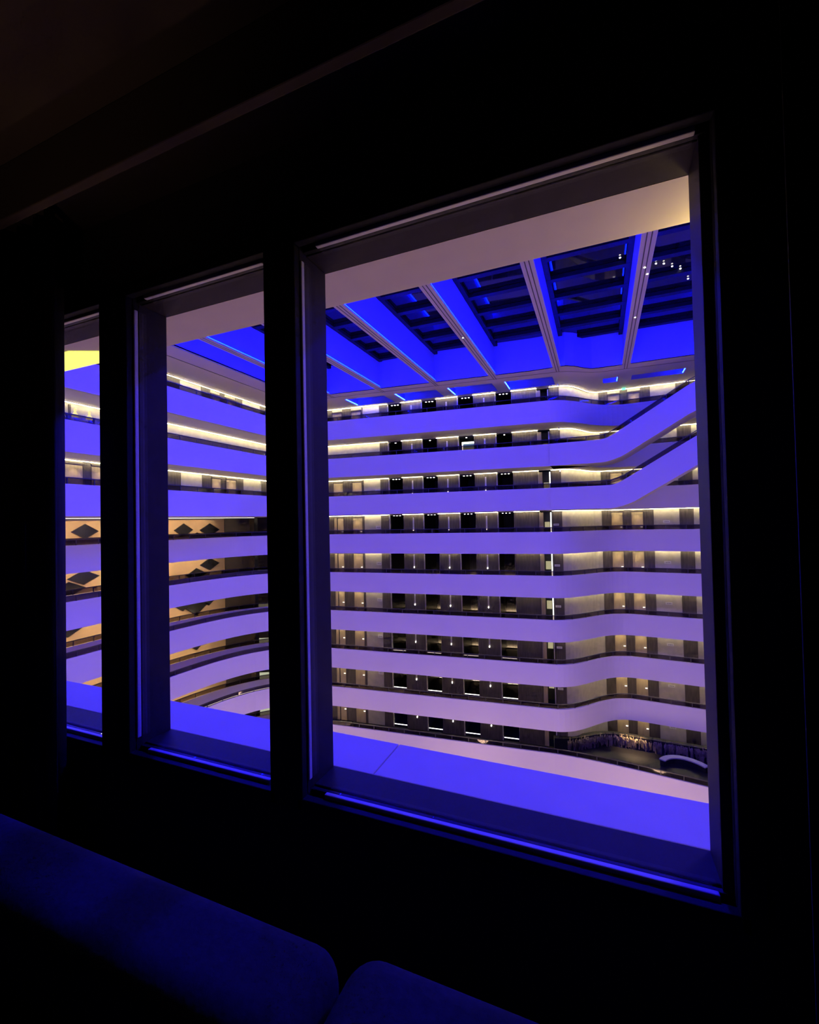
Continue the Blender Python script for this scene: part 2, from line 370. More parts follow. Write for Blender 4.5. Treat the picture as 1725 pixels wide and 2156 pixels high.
# --- roof beams with blue light strips
names = ['leftmost', 'second from the left', 'third from the left', 'fourth from the left', 'fifth from the left', 'sixth from the left', 'seventh from the left', 'rightmost']
for i, x in enumerate(BEAMS):
    y1 = ring_y(x) + .1
    b = empty('roof_beam', (x, y1, ZR)); tag(b, 'pale roof beam with blue light line, %s under the skylight' % names[i], 'beam', 'roof beams under the skylight')
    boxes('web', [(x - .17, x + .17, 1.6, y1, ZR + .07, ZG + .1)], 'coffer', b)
    bevel(boxes('flange', [(x - .27, x + .27, 1.6, y1, ZR - .01, ZR + .07)], 'roof_paint', b), .01)
    for sx in (-.085, .085): boxes('groove', [(x + sx - .022, x + sx + .022, 1.6, y1 + 1.0, ZR - .016, ZR - .008)], 'wood', b)
    for sx in (-1, 1):
        if (sx > 0 and x > 10) : continue
        xa = x + sx * .235
        boxes('light_strip', [(xa - .018, xa + .018, 1.7, y1 - .15, ZR + .075, ZR + .125)], 'led_blue', b)
# --- skylight between the beams
edges = [-22.2] + BEAMS
bars = [32.9 - 2.12 * i for i in range(15)]
for i in range(len(edges) - 1):
    a, b = edges[i] + .17, edges[i + 1] - .17
    ye = ring_y(0.5 * (a + b)) + .05
    sk = empty('skylight', (0.5 * (a + b), ye, ZG)); tag(sk, 'dark skylight bay with black bars, %s' % (
        'left of the leftmost roof beam' if i == 0 else 'right of the %s beam' % names[i - 1].replace(' from the left', '')), 'skylight', 'skylight bays between the roof beams')
    L = [y for y in bars if y < ye - .3]
    for s in ('a', 'b'):
        xx = a if s == 'a' else b - .26
        ubox('edge_bar', 'skybar', sk, ((xx + .13) - 0.5 * (a + b), 0.5 * (1.6 + ye) - ye, -.06), (.26, ye - 1.6, .2))
    for y in L: ubox('cross_bar', 'skybar', sk, (0, y - ye, -.06), (b - a, .36, .22))
    ys = [ye] + L + [1.6]
    for q in range(len(ys) - 1):
        ubox('pane', 'skyglass', sk, (0, 0.5 * (ys[q] + ys[q + 1]) - ye, .08), (b - a, ys[q] - ys[q + 1] - .02, .03))
# small white spot lamps fixed under the skylight bars
for j, (x, y) in enumerate(((1.27, 23.88), (2.02, 20.86), (2.17, 21.48), (2.94, 25.2), (3.30, 25.37), (3.72, 25.82), (4.14, 26.25), (4.68, 27.55), (2.0, 25.92), (-4.96, 22.7), (-6.84, 24.56))):
    sp = empty('roof_spot', (x, y, ZG - .2)); onb = any(abs(x - bx) < .27 for bx in BEAMS)
    z = ZR - .03 if onb else ZG - .02
    obj('lens', [(x + .038 * math.cos(q * math.pi / 4), y + .038 * math.sin(q * math.pi / 4), z) for q in range(8)] +
        [(x + .045 * math.cos(q * math.pi / 4), y + .045 * math.sin(q * math.pi / 4), z + .03) for q in range(8)],
        [tuple(range(8)), tuple(range(15, 7, -1))] + [(q, (q + 1) % 8, 8 + (q + 1) % 8, 8 + q) for q in range(8)], 'white_lit', sp)
    boxes('stem', [(x - .012, x + .012, y - .012, y + .012, z + .03, ZR if onb else ZG + .06)], 'metal', sp)
    tag(sp, ['tiny white spot lamp in the bay between the two right roof beams', 'tiny white spot lamp on the right roof beam, nearest the soffit', 'tiny white spot lamp on the right roof beam, second down',
             'leftmost of the row of tiny white spot lamps at the top right', 'second of the row of tiny white spot lamps at the top right', 'third of the row of tiny white spot lamps at the top right',
             'fourth of the row of tiny white spot lamps at the top right', 'lowest tiny white spot lamp beside the right jamb', 'tiny white spot lamp on the right roof beam, lowest',
             'tiny white spot lamp in the skylight bay over the middle beams', 'tiny white spot lamp on the underside of a middle roof beam'][j], 'spot lamp', 'roof spot lamps')

# ================================================================== 3. BALCONIES
def railing(root, P, z, parent_loc, names_, step=1.3, s0=0.0, s1=None, Z=None, hgt=.32):
    """handrail on posts with smoked glass panes along plan polyline P"""
    S = arclen(P); s1 = s1 or S[-1]; n = max(1, round((s1 - s0) / step))
    Q = [at(P, S, lerp(s0, s1, i / n), Z) for i in range(n + 1)]
    for i in range(n):
        a, b = Q[i], Q[i + 1]; dx, dy, dz = b[0] - a[0], b[1] - a[1], b[2] - a[2]
        L = math.hypot(dx, dy); rz = math.atan2(dy, dx)
        if Z and abs(dz) > .02:
            nx, ny = -dy / L * .01, dx / L * .01; V = []
            for p_ in (a, b):
                for q_ in (-1, 1):
                    for h in (.02, hgt - .02): V.append((p_[0] + nx * q_, p_[1] + ny * q_, z + p_[2] + h))
            obj(names_[0], V, [(0, 1, 3, 2), (4, 6, 7, 5), (0, 4, 5, 1), (2, 3, 7, 6), (1, 5, 7, 3), (0, 2, 6, 4)], 'railglass', root)
        else:
            ubox(names_[0], 'railglass', root, ((a[0] + b[0]) / 2 - parent_loc[0], (a[1] + b[1]) / 2 - parent_loc[1], z + a[2] + hgt / 2 - parent_loc[2]), (L - .06, .02, hgt - .04), rz)
        ubox(names_[1], 'rail', root, (a[0] - parent_loc[0], a[1] - parent_loc[1], z + a[2] + hgt / 2 - parent_loc[2]), (.05, .05, hgt), rz)
    A = offs(P, -.03); B = offs(P, .03)
    sweep(names_[2], A, B, z + hgt - .02, z + hgt + .03, 'rail', root, za=Z)
LOOK = {1: 'top balcony under the skylight, deep blue parapet', 2: 'second balcony from the top, deep blue parapet',
        3: 'third balcony from the top, blue parapet just above eye level', 4: 'fourth balcony from the top, violet parapet just below eye level',
        5: 'fifth balcony from the top, violet parapet', 6: 'sixth balcony from the top, violet parapet', 7: 'seventh balcony from the top, mauve parapet',
        8: 'eighth balcony from the top, mauve parapet', 9: 'lowest visible balcony, beige parapet just above the window sill'}
for k in range(1, 10):
    P = par_path(k); loc = (-12.0, 33.3, FL(k))
    b = empty('balcony', loc); tag(b, LOOK[k], 'balcony', 'balconies around the atrium')
    z = H(k)
    sweep('parapet', P, offs(P, .16), z - 1.6, z, 'parapet', b, smooth=False)
    railing(b, offs(P, .08), z, loc, ('glass_pane', 'rail_post', 'handrail'))
    # slab: walking surface and soffit from the parapet back to the corridor wall
    n_left = 21 if k <= 3 else 24
    if k <= 3:
        Lp = P[:n_left + 1]
        Wp = []
        for i, p_ in enumerate(Lp):
            if i < 12: Wp.append((-27.1, p_[1]))
            else:
                t = (i - 12) / (n_left - 12); Wp.append((lerp(-27.1, -20.9, min(1, max(0, (t - .45) / .55))), lerp(28.5, 35.45, min(1, t / .45)) ))
        sweep('slab', offs(Lp, .1), Wp, z - 1.6, z - 0.9, 'soffit', b)
    else:
        Lp = P[:n_left + 1]
        sweep('slab', offs(Lp, .1), offs(Lp, 2.75), z - 1.6, z - 0.9, 'soffit', b)
    Fp = P[n_left:]
    Wf = []
    for i, p_ in enumerate(Fp):
        Wf.append((p_[0] - .25 if p_[0] < -3.4 else p_[0], wall_y(p_[0]) if p_[0] > -2.63 else wall_y(p_[0] - .25)))
    sweep('slab', offs(Fp, .1), Wf, z - 1.6, z - 0.9, 'soffit', b)
    cp = obj('carpet', [(q[0], q[1], z - 0.89) for q in offs(Fp, .17)] + [(q[0], q[1], z - 0.89) for q in Wf],
             [(i, i + 1, len(Fp) + i + 1, len(Fp) + i) for i in range(len(Fp) - 1)], 'black' if k == 9 else 'carpet', b)
    if k >= 4:                                               # walkway on the left: a second parapet behind the first
        Bp = offs(P[:n_left + 1], 2.6); Bp = Bp[3:n_left - 2]
        sweep('inner_parapet', Bp, offs(Bp, .15), z - 1.6, z, 'soffit', b)
        railing(b, offs(Bp, .07), z, loc, ('inner_glass_pane', 'inner_rail_post', 'inner_handrail'))
    if k == 8:
        Lq = offs(P[6:n_left], .2); sweep('floor_light', Lq, offs(Lq, .03), z + .005, z + .035, 'led_and_glint', b)

# stairs that leave the second and third balconies and climb to the right
for k, x0 in ((2, .6), (3, 1.1)):
    P = line((-3.2, 34.02), (x0 - .35, 33.93), 6) + bez((x0 - .35, 33.93), (x0 + .6, 33.85), (4, 33.45), (9.2, 32.7), 18) + [(9.2, 32.7)]
    Z = []
    for p_ in P:
        u = p_[0] - x0; z = 0.0 if u < -.5 else (0.6 * (u + .5) ** 2 / 2.0 if u < .5 else .3 + .6 * (u - .5)); Z.append(min(z, 3.2))
    loc = (x0, 33.9, FL(k)); st = empty('staircase', loc)
    tag(st, 'staircase with %s parapet climbing right from the %s balcony' % (('deep blue', 'second') if k == 2 else ('violet blue', 'third')), 'stairs', 'stairs at the right of the atrium')
    n = len(P); thick = [1.6 + .25 * min(1, z_ / .6) for z_ in Z]
    I = offs(P, .16); v = []
    for i in range(n):
        zt = H(k) + Z[i]
        v += [(P[i][0], P[i][1], zt - thick[i]), (I[i][0], I[i][1], zt - thick[i]), (I[i][0], I[i][1], zt), (P[i][0], P[i][1], zt)]
    f = [(4 * i + q, 4 * i + (q + 1) % 4, 4 * i + 4 + (q + 1) % 4, 4 * i + 4 + q) for i in range(n - 1) for q in range(4)] + [(0, 1, 2, 3), tuple(4 * n - 4 + q for q in (3, 2, 1, 0))]
    obj('parapet', v, f, 'parapet', st)
    B = offs(P, 2.3)
    v = []
    for i in range(n):
        zt = H(k) + Z[i] - thick[i]
        v += [(I[i][0], I[i][1], zt), (B[i][0], B[i][1], zt), (B[i][0], B[i][1], zt + .3), (I[i][0], I[i][1], zt + .3)]
    obj('flight_slab', v, f, 'soffit', st)
    S = arclen(P); m = 0; s_ = 5.0
    while s_ < S[-1] - .3 and m < 14:                         # steps
        p_ = at(P, S, s_, Z); q_ = at(P, S, s_ + .3, Z)
        if 0.05 < p_[2] < 3.1:
            rz = math.atan2(q_[1] - p_[1], q_[0] - p_[0])
            ubox('step', 'carpet', st, ((p_[0] + q_[0]) / 2 - math.sin(rz) * 1.2 - loc[0], (p_[1] + q_[1]) / 2 + math.cos(rz) * 1.2 - loc[1], H(k) + p_[2] - 1.35 - loc[2]), (.32, 2.0, .2), rz); m += 1
        s_ += .3
    railing(st, offs(P, .08), H(k), loc, ('glass_pane', 'rail_post', 'handrail'), Z=Z)

# ================================================================== 4. CORRIDOR WALLS, DOORS, NICHES
DEPTH = 3.9
NICHES = [(4.54, 5.78), (7.65, 8.93), (10.81, 12.09), (13.95, 15.20)]
NICHE_ORD = ['leftmost', 'second', 'third', 'rightmost']
def wbox(name, parent, s0, s1, o0, o1, z0, z1, m):
    """box on the far wall: s along the wall, o behind (+) or in front (-) of it"""
    c = [wpt(s0, o0), wpt(s0, o1), wpt(s1, o1), wpt(s1, o0)]
    return obj(name, [(p[0], p[1], z0) for p in c] + [(p[0], p[1], z1) for p in c], BOXF, m, parent)
def rbox(name, parent, x0, x1, o0, o1, z0, z1, m):
    c = [(x0, RW(x0) + o0), (x0, RW(x0) + o1), (x1, RW(x1) + o1), (x1, RW(x1) + o0)]
    return obj(name, [(p[0], p[1], z0) for p in c] + [(p[0], p[1], z1) for p in c], BOXF, m, parent)
def lbox(name, parent, y0, y1, o0, o1, z0, z1, m):
    return obj(name, boxv(-27.1 - o1, -27.1 - o0, y0, y1, z0, z1), BOXF, m, parent)
spot_data = bpy.data.lights.new('door_downlight', 'SPOT'); spot_data.energy = DOOR_W; spot_data.color = (1.0, 0.74, 0.36)
spot_data.spot_size = math.radians(75); spot_data.spot_blend = 0.8; spot_data.shadow_soft_size = 0.04
def downlight(x, y, z, tx, ty, tz):
    o = bpy.data.objects.new('door_downlight', spot_data); COL.objects.link(o); o.location = (x, y, z)
    o.rotation_euler = (Vector((tx - x, ty - y, tz - z))).to_track_quat('-Z', 'Y').to_euler()
def door(bx, a, b, k, label, nxy, group='guest room doors'):
    z = FL(k); p = bx_pt(bx, 0.5 * (a + b)); d = empty('guest_door', (p[0], p[1], z)); tag(d, label, 'door', group)
    lf = bx('leaf', d, a + .05, b - .05, -.035, .0, z, z + 2.3, 'door')
    for s0, s1 in ((a, a + .05), (b - .05, b)): bx('jamb', d, s0, s1, -.06, .0, z, z + 2.36, 'wood')
    bx('lintel', d, a, b, -.10, .0, z + 2.3, z + 2.4, 'wood')
    h = bx('handle', lf, b - .24, b - .1, -.09, -.035, z + 1.03, z + 1.065, 'led_and_glint')  # handle emits, standing in for a bright glint
    downlight(p[0] + nxy[0] * .45, p[1] + nxy[1] * .45, CE(k) - .12, p[0] + nxy[0] * .02, p[1] + nxy[1] * .02, z + .9)
    return d
def bx_pt(bx, s):
    if bx is wbox: return wpt(s)
    if bx is rbox: return (s, RW(s))
    return (-27.1, s)
def sign(bx, a, b, k, z0, h, label):
    p = bx_pt(bx, 0.5 * (a + b)); s = empty('wall_sign', (p[0], p[1], FL(k) + z0)); tag(s, label, 'sign', 'wall signs in the corridors')
    pt_ = bx('plate', s, a, b, -.06, -.03, FL(k) + z0, FL(k) + z0 + h, 'sign')
    w = b - a
    for q in (.25, .48, .7): bx('mark', pt_, a + w * q, a + w * (q + .1), -.064, -.06, FL(k) + z0 + h * .35, FL(k) + z0 + h * .62, 'wood')
WHERE = {k: 'on the %s balcony' % ('lowest' if k == 9 else ORD[k]) for k in range(1, 10)}
for k in range(1, 10):
    z0, z1 = FL(k), CE(k) if k > 1 else ZR
    w = empty('wall_far', (*wpt(9), z0)); tag(w, 'corridor wall with cream and dark wood panels ' + WHERE[k], 'wall', kind='structure')
    seg = [-8.0] + [e for n_ in NICHES for e in n_] + [17.19]
    for i in range(0, len(seg), 2): wbox('wall_face', w, seg[i], seg[i + 1], 0, .15, z0, z1, 'wallpaper')
    for (a, b) in NICHES:                                    # niche linings
        wbox('niche_side', w, a - .02, a, .1, DEPTH, z0, z1, 'niche'); wbox('niche_side', w, b, b + .02, .1, DEPTH, z0, z1, 'niche')
        wbox('niche_back', w, a, b, DEPTH, DEPTH + .05, z0, z1, 'wood')
        wbox('niche_head', w, a, b, 0, DEPTH, z1 - .1, z1 - .07, 'niche')
        wbox('niche_fascia', w, a, b, .0, .02, z1 - .1, z1 - .02, 'niche')
        wbox('edge_trim', w, a - .06, a - .015, -.05, .02, z0 + .2, z1 - .1, 'metal')
        wbox('niche_floor', w, a, b, 0, DEPTH, z0 - .02, z0, 'niche')
    plain = (k == 2)
    wood = [(3.69, 4.46), (5.80, 7.57), (8.95, 10.73), (12.11, 13.87), (15.22, 17.15), (18.14, 18.88)]
    if not plain: wood = [(-7, -.95), (.08, .93), (1.97, 2.1)] + wood
    for a, b in wood: wbox('wood_panel', w, a, b, -.03, .0, z0, z1 - .02, 'wood')
    # service doorway whose reveal glows to look lit
    wbox('doorway_side', w, 17.19, 17.22, 0, 1.2, z0, z1 - .1, 'jamb_glow')
    wbox('doorway_jamb', w, 17.19, 17.47, -.03, .0, z0, z1 - .15, 'door')
    wbox('doorway_back', w, 17.2, 18.2, 1.2, 1.25, z0, z1, 'niche'); wbox('doorway_side', w, 18.10, 18.14, 0, 1.2, z0, z1, 'niche')
    wbox('doorway_edge', w, 18.0, 18.08, -.06, .0, z0, z1 - .15, 'led_and_glint' if k in (3, 4, 5, 6) else 'metal')
    wbox('doorway_picture', w, 17.55, 17.95, 1.1, 1.18, z0 + 1.15 - (.2 if k > 4 else 0), z0 + 1.6, 'jamb_glow')
    wbox('wall_face', w, 18.12, 18.9, 0, .15, z0, z1, 'wallpaper')
    # curved piece and right-hand piece
    C = wall_s_curve() + [(0.22, 40.42)]
    sweep('wall_curve', C, offs(C, .15), z0, z1, 'wallpaper', w, smooth=False)
    rbox('wall_face', w, 0.22, 11, 0, .15, z0, z1, 'wallpaper')
    for a, b in ((.22, .9), (1.82, 2.37), (3.29, 4.0), (5.76, 6.71), (8.0, 8.8)): rbox('wood_panel', w, a, b, -.03, .0, z0, z1 - .02, 'wood')
    # cove light along the top of the whole corridor wall
    cv = empty('cove_light', (*wpt(9), z1 - .05)); tag(cv, 'long warm white light line at the top of the corridor wall ' + WHERE[k], 'light strip', 'corridor cove lights')
    ends = [-6.0] + [e for n_ in NICHES for e in n_] + [17.19]
    for i in range(0, len(ends), 2): wbox('tube', cv, ends[i], ends[i + 1], -.265, -.238, z1 - .05, z1 - .03, 'cove')
    wbox('tube', cv, 18.14, 18.9, -.265, -.238, z1 - .05, z1 - .03, 'cove')
    sweep('tube', offs(C, -.265), offs(C, -.238), z1 - .05, z1 - .03, 'cove', cv)
    rbox('tube', cv, .22, 10.8, -.265, -.238, z1 - .05, z1 - .03, 'cove')
    wbox('track', cv, -6.0, 18.9, -.28, -.225, z1 - .03, z1, 'soffit'); sweep('track', offs(C, -.28), offs(C, -.225), z1 - .03, z1, 'soffit', cv); rbox('track', cv, .22, 10.8, -.28, -.225, z1 - .03, z1, 'soffit')
    # doors
    if not plain:
        door(wbox, -.95, .08, k, 'left door of the pair beside the large window post ' + WHERE[k], (.09, -1))
        door(wbox, .93, 1.95, k, 'right door of the pair beside the large window post ' + WHERE[k], (.09, -1))
    door(rbox, .9, 1.82, k, 'left door of the pair in the right-hand recess ' + WHERE[k], (0, -1))
    door(rbox, 2.37, 3.29, k, 'right door of the pair in the right-hand recess ' + WHERE[k], (0, -1))
    # signs
    sign(wbox, 3.2, 3.65, k, 1.25, .28, 'small square white sign left of the dark niches ' + WHERE[k])
    sign(wbox, 18.22, 18.63, k, 1.3, .16, 'white sign right of the service doorway ' + WHERE[k])
    sign(rbox, 4.63, 5.1, k, 1.35, .2, 'white sign right of the recess doors ' + WHERE[k])
    # sconces between the niches
    for j, s in enumerate((6.69, 9.81, 12.99)):
        p = wpt(s); sc = empty('wall_sconce', (p[0], p[1], z0 + .8)); tag(sc, 'small wall sconce, %s between the dark niches %s' % (('first', 'second', 'third')[j], WHERE[k]), 'wall lamp', 'sconces between the niches')
        wbox('bracket', sc, s - .03, s + .03, -.1, -.03, z0 + 1.0, z0 + 1.05, 'metal')
        wbox('lamp', sc, s - .03, s + .03, -.11, -.05, z0 + 1.05, z0 + 1.15, 'white_lit')
        wbox('glow_strip', sc, s - .06, s + .06, -.045, -.03, z0 + 1.1, z1 - .3, 'metal')  # pale strip imitating the sconce's upward glow on the wall
    # niche contents: ceiling spots above (seen from below), console cabinets (seen from above)
    for j, (a, b) in enumerate(NICHES):
        mid = .5 * (a + b); p = wpt(mid)
        if k <= 4:
            for q in ((0,) if k == 2 else (-.28, 0, .28)):
                pp = wpt(mid + q); sp = empty('niche_spot', (pp[0], pp[1], z1 - .14))
                wbox('lens', sp, mid + q - .05, mid + q + .05, .04, .14, z1 - .14, z1 - .10, 'white_lit'); wbox('ring', sp, mid + q - .07, mid + q + .07, .02, .16, z1 - .108, z1 - .10, 'metal')
                tag(sp, '%s tiny spot lamp in the %s dark niche %s' % ('single' if k == 2 else {-.28: 'left', 0: 'middle', .28: 'right'}[q], NICHE_ORD[j], WHERE[k]), 'spot lamp', 'spot lamps in the niches')
        if k == 2 and j == 2:
            t = empty('lit_display', (p[0], p[1], z0)); tag(t, 'brightly lit white-framed teal panel in the third niche on the second balcony', 'display')
            wbox('side_light', t, a + .22, a + .30, .25, .3, z0 + .3, z1 - .45, 'led_and_glint'); wbox('top_light', t, a + .22, b, .25, .3, z1 - .6, z1 - .45, 'led_and_glint')
            wbox('panel', t, a + .30, b, .35, .4, z0 + .5, z1 - .6, 'teal'); wbox('shelf', t, a + .34, b - .04, .25, .35, z0 + 1.4, z0 + 1.55, 'jamb_glow')
        if 5 <= k <= 8:
            pb = wpt(mid, DEPTH); c = empty('floor_uplight', (pb[0], pb[1], z0)); tag(c, 'warm floor uplight at the back of the %s dark niche %s' % (NICHE_ORD[j], WHERE[k]), 'light', 'uplights at the back of the niches')
            wbox('lamp', c, a + .04, b - .04, DEPTH - .14, DEPTH - .09, z0 + .02, z0 + .04, 'warm_lit'); wbox('shield', c, a + .02, b - .02, DEPTH - .17, DEPTH - .15, z0, z0 + .06, 'niche')
        if k >= 7:
            c = empty('threshold_light', (p[0], p[1], z0)); tag(c, 'low barrier with white light line, %s niche %s' % (NICHE_ORD[j], WHERE[k]), 'light bar', 'light bars across the niches')
            wbox('barrier', c, a + .03, b - .03, .03, .15, z0, z0 + .22, 'niche'); wbox('light_bar', c, a + .05, b - .05, .02, .06, z0 + .22, z0 + .265, 'led_and_glint')
# ceiling lamps by the bend of the corridor (white) and over the recess doors (green exit lamp)
for k in (1, 2, 3):
    z = (ZR if k == 1 else CE(k)) - .05
    e = empty('ceiling_lamp', (-2.65, 36.1, z)); tag(e, 'small white emergency lamp on the ceiling at the corridor bend ' + WHERE[k], 'ceiling lamp', 'corridor ceiling lamps')
    boxes('body', [(-2.7, -2.6, 36.05, 36.15, z - .16, z)], 'sign', e); boxes('lamp', [(-2.68, -2.62, 36.03, 36.17, z - .19, z - .16)], 'white_lit', e)
e = empty('exit_sign', (2.1, 39.7, ZR - .05)); tag(e, 'green lit exit sign on the ceiling over the recess doors of the top balcony', 'exit sign')
boxes('box', [(1.95, 2.25, 39.66, 39.72, ZR - .22, ZR - .05)], 'green', e); boxes('stem', [(2.08, 2.12, 39.68, 39.70, ZR - .05, ZR)], 'metal', e)

# left-hand corridor of the three upper balconies
for k in (1, 2, 3):
    z0, z1 = FL(k), CE(k) if k > 1 else ZR
    w = empty('wall_side', (-27.1, 22, z0)); tag(w, 'left-hand corridor wall panelling ' + WHERE[k], 'wall', kind='structure')
    cv = empty('cove_light', (-27.05, 22, z1 - .05)); tag(cv, 'warm white light line along the left-hand corridor wall ' + WHERE[k], 'light strip', 'corridor cove lights')
    lbox('tube', cv, 9, 33, -.265, -.238, z1 - .05, z1 - .03, 'cove')
    lbox('track', cv, 9, 33, -.28, -.225, z1 - .03, z1, 'soffit')
    if k == 2:
        # lamps and mullions in the far-left window's view
        for j, y in enumerate((15.34, 16.08, 16.83)):
            t = empty('bottle_lamp', (-26.0, y, z0)); tag(t, 'glowing yellow bottle-shaped lamp behind the second balcony, %s of three' % ('left', 'middle', 'right')[j], 'lamp', 'bottle lamps on the second balcony')
            prof = [(.0, 0), (.14, 0), (.15, .12), (.13, .22), (.07, .30), (.05, .36), (.07, .42), (.05, .50), (.0, .54)]
            V, Fc = [], []; ns = 12
            for r_, h_ in prof:
                for q in range(ns): V.append((-26.0 + r_ * math.cos(q * 2 * math.pi / ns), y + r_ * math.sin(q * 2 * math.pi / ns), z0 + 1.45 + h_))
            for i in range(len(prof) - 1):
                for q in range(ns): Fc.append((i * ns + q, i * ns + (q + 1) % ns, (i + 1) * ns + (q + 1) % ns, (i + 1) * ns + q))
            obj('shade', V, Fc, emit('bottle_lamp_glow', (1.0, 0.82, 0.28), 1.3) if j == 0 else bpy.data.materials['bottle_lamp_glow'], t, smooth=True)
            boxes('stand', [(-26.15, -25.85, y - .15, y + .15, z0, z0 + 1.45)], 'soffit', t)
        lbox('mullion', w, 15.62, 15.74, -.06, 0, z0, z1 - .1, 'wood')
    else:
        dy = 0.1 if k == 1 else 0
        for a, b in ((21.0, 22.9), (24.75, 25.6), (26.55, 27.03), (28.17, 28.95), (31.05, 33)): lbox('wood_panel', w, a, b, -.03, 0, z0, z1 - .02, 'wood')
        lbox('edge_trim', w, 22.9, 22.95, -.05, 0, z0, z1 - .2, 'metal'); lbox('edge_trim', w, 31.0, 31.05, -.05, 0, z0, z1 - .2, 'metal')
        door(lbox, 25.6, 26.55, k, 'nearer door of the pair in the left-hand corridor ' + WHERE[k], (1, 0)); door(lbox, 27.03, 28.17, k, 'farther door of the pair in the left-hand corridor ' + WHERE[k], (1, 0))
        lbox('wood_panel', w, 16.4, 16.8, -.03, 0, z0, z1 - .02, 'wood')
        if k == 3:
            door(lbox, 15.3, 16.4, k, 'nearer door seen through the far-left window on the third balcony', (1, 0)); door(lbox, 16.8, 17.9, k, 'farther door seen through the far-left window on the third balcony', (1, 0))

# ================================================================== 5. LOWER LEFT: FEATURE WALL WITH DIAMOND WINDOWS
dw = boxes('wall_diamond', [(-32.8, -32.5, 1.7, 32.2, -21.5, CE(4))], 'tan'); tag(dw, 'tall tan wall with dark diamond windows behind the left walkways', 'wall', kind='structure')
tag(boxes('ceiling_walkway', [(-33, -27.12, 1.7, 35.4, CE(4), CE(4) + .25)], 'soffit'), 'ceiling over the lower left walkways', 'ceiling', kind='structure')
for y in (12.5, 20.95):
    boxes('pilaster', [(-32.5, -32.42, y, y + .18, -21.5, CE(4))], 'tan', dw)
DIA = [(27.68, -.42, .95, .56, 'left diamond of the pair in the highest gap'), (30.45, -.47, 1.12, .58, 'right diamond of the pair in the highest gap'), (29.05, -1.22, 1.05, .56, 'low diamond between the pair in the highest gap'),
       (30.42, -3.55, 1.1, .54, 'upper diamond in the second gap'), (28.95, -4.33, 1.1, .56, 'lower diamond in the second gap'),
       (28.88, -7.12, 1.12, .72, 'central diamond in the third gap'), (27.52, -6.52, 1.12, .72, 'left diamond in the third gap'), (30.24, -6.52, 1.12, .72, 'right diamond in the third gap'),
       (28.88, -10.05, 1.2, .8, 'low diamond in the fourth gap'), (19.75, -.3, .9, .52, 'diamond in the far-left window, highest gap'),
       (19.65, -3.42, 1.05, .5, 'diamond in the far-left window, second gap'), (18.7, -4.1, 1.05, .5, 'lower diamond in the far-left window, second gap'), (18.6, -6.75, 1.0, .5, 'diamond in the far-left window, third gap')]
for (y, z, hw, hh, lb) in DIA:
    d = empty('diamond_window', (-32.5, y, z)); tag(d, 'dark diamond-shaped window in the tan wall: ' + lb, 'window', 'diamond windows in the tan wall')
    def dia(s, x0, x1): return [(x0, y - hw * s, z), (x0, y, z + hh * s), (x0, y + hw * s, z), (x0, y, z - hh * s), (x1, y - hw * s, z), (x1, y, z + hh * s), (x1, y + hw * s, z), (x1, y, z - hh * s)]
    obj('pane', dia(.93, -32.5, -32.45), BOXF, 'diamond', d)
    A, B_ = dia(1.0, -32.5, -32.42), dia(.93, -32.5, -32.42); V = A + B_; Fc = []
    for q in range(4):
        n_ = (q + 1) % 4
        Fc += [(q, n_, 4 + n_, 4 + q), (8 + q, 8 + n_, 12 + n_, 12 + q), (4 + q, 4 + n_, 12 + n_, 12 + q)]
    obj('frame', V, Fc, 'darkwall', d)
# warm washer tubes under the walkway slabs that light the tan wall
for k in range(4, 10):
    t = empty('wall_washer', (-31.1, 22, H(k) - 1.7)) ; z = CE(k) - .06
    boxes('tube', [(-31.16, -31.1, 8, 30.5, z - .04, z)], 'tanwash', t); boxes('channel', [(-31.18, -31.08, 7.9, 30.6, z, z + .05), (-31.08, -31.06, 7.9, 30.6, z - .09, z + .05), (-31.18, -31.06, 30.5, 30.52, z - .09, z)], 'soffit', t)
    tag(t, 'hidden warm light tube washing the tan wall ' + WHERE[k], 'light strip', 'light tubes along the tan wall')
t = empty('walkway_light', (-28.3, 20, CE(4) - .06)); boxes('tube', [(-28.315, -28.285, 10, 31.5, CE(4) - .05, CE(4) - .03)], 'led_and_glint', t); boxes('channel', [(-28.35, -28.25, 9.9, 31.6, CE(4) - .03, CE(4))], 'metal', t)
tag(t, 'white light tube under the ceiling over the fourth balcony walkway', 'light strip')
# dark wall that joins the tan wall to the far corridor, with lit windows and a column
A0, A1 = (-32.5, 32.25), (-26.5, 35.2)
dk = obj('wall_corner', [(A0[0], A0[1], -21.5), (A1[0], A1[1], -21.5), (-22, 35.3, -21.5), (-22, 35.6, -21.5), (-26.6, 35.5, -21.5), (-32.6, 32.5, -21.5)] +
         [(A0[0], A0[1], CE(4)), (A1[0], A1[1], CE(4)), (-22, 35.3, CE(4)), (-22, 35.6, CE(4)), (-26.6, 35.5, CE(4)), (-32.6, 32.5, CE(4))],
         [(0, 1, 7, 6), (1, 2, 8, 7), (2, 3, 9, 8), (3, 4, 10, 9), (4, 5, 11, 10), (5, 0, 6, 11), (0, 5, 4, 3, 2, 1), (6, 7, 8, 9, 10, 11)], 'darkwall')
tag(dk, 'dark corner wall right of the tan diamond wall', 'wall', kind='structure')
ang = math.atan2(A1[1] - A0[1], A1[0] - A0[0])
for k in range(5, 10):
    cx_, cy_ = -29.36, 33.79; z = H(k) - .1
    t = empty('lit_window', (cx_ + .03, cy_ - .05, z - 1.3), ang); tag(t, 'pale lit window in the dark corner wall ' + WHERE[k], 'window', 'lit windows in the corner wall')
    ubox('pane', 'lit_window', t, (0, 0, .65), (1.08, .04, 1.28)); ubox('frame_bar', 'wood', t, (0, -.03, 1.31), (1.16, .06, .05)); ubox('frame_bar', 'wood', t, (0, -.03, .0), (1.16, .06, .05))
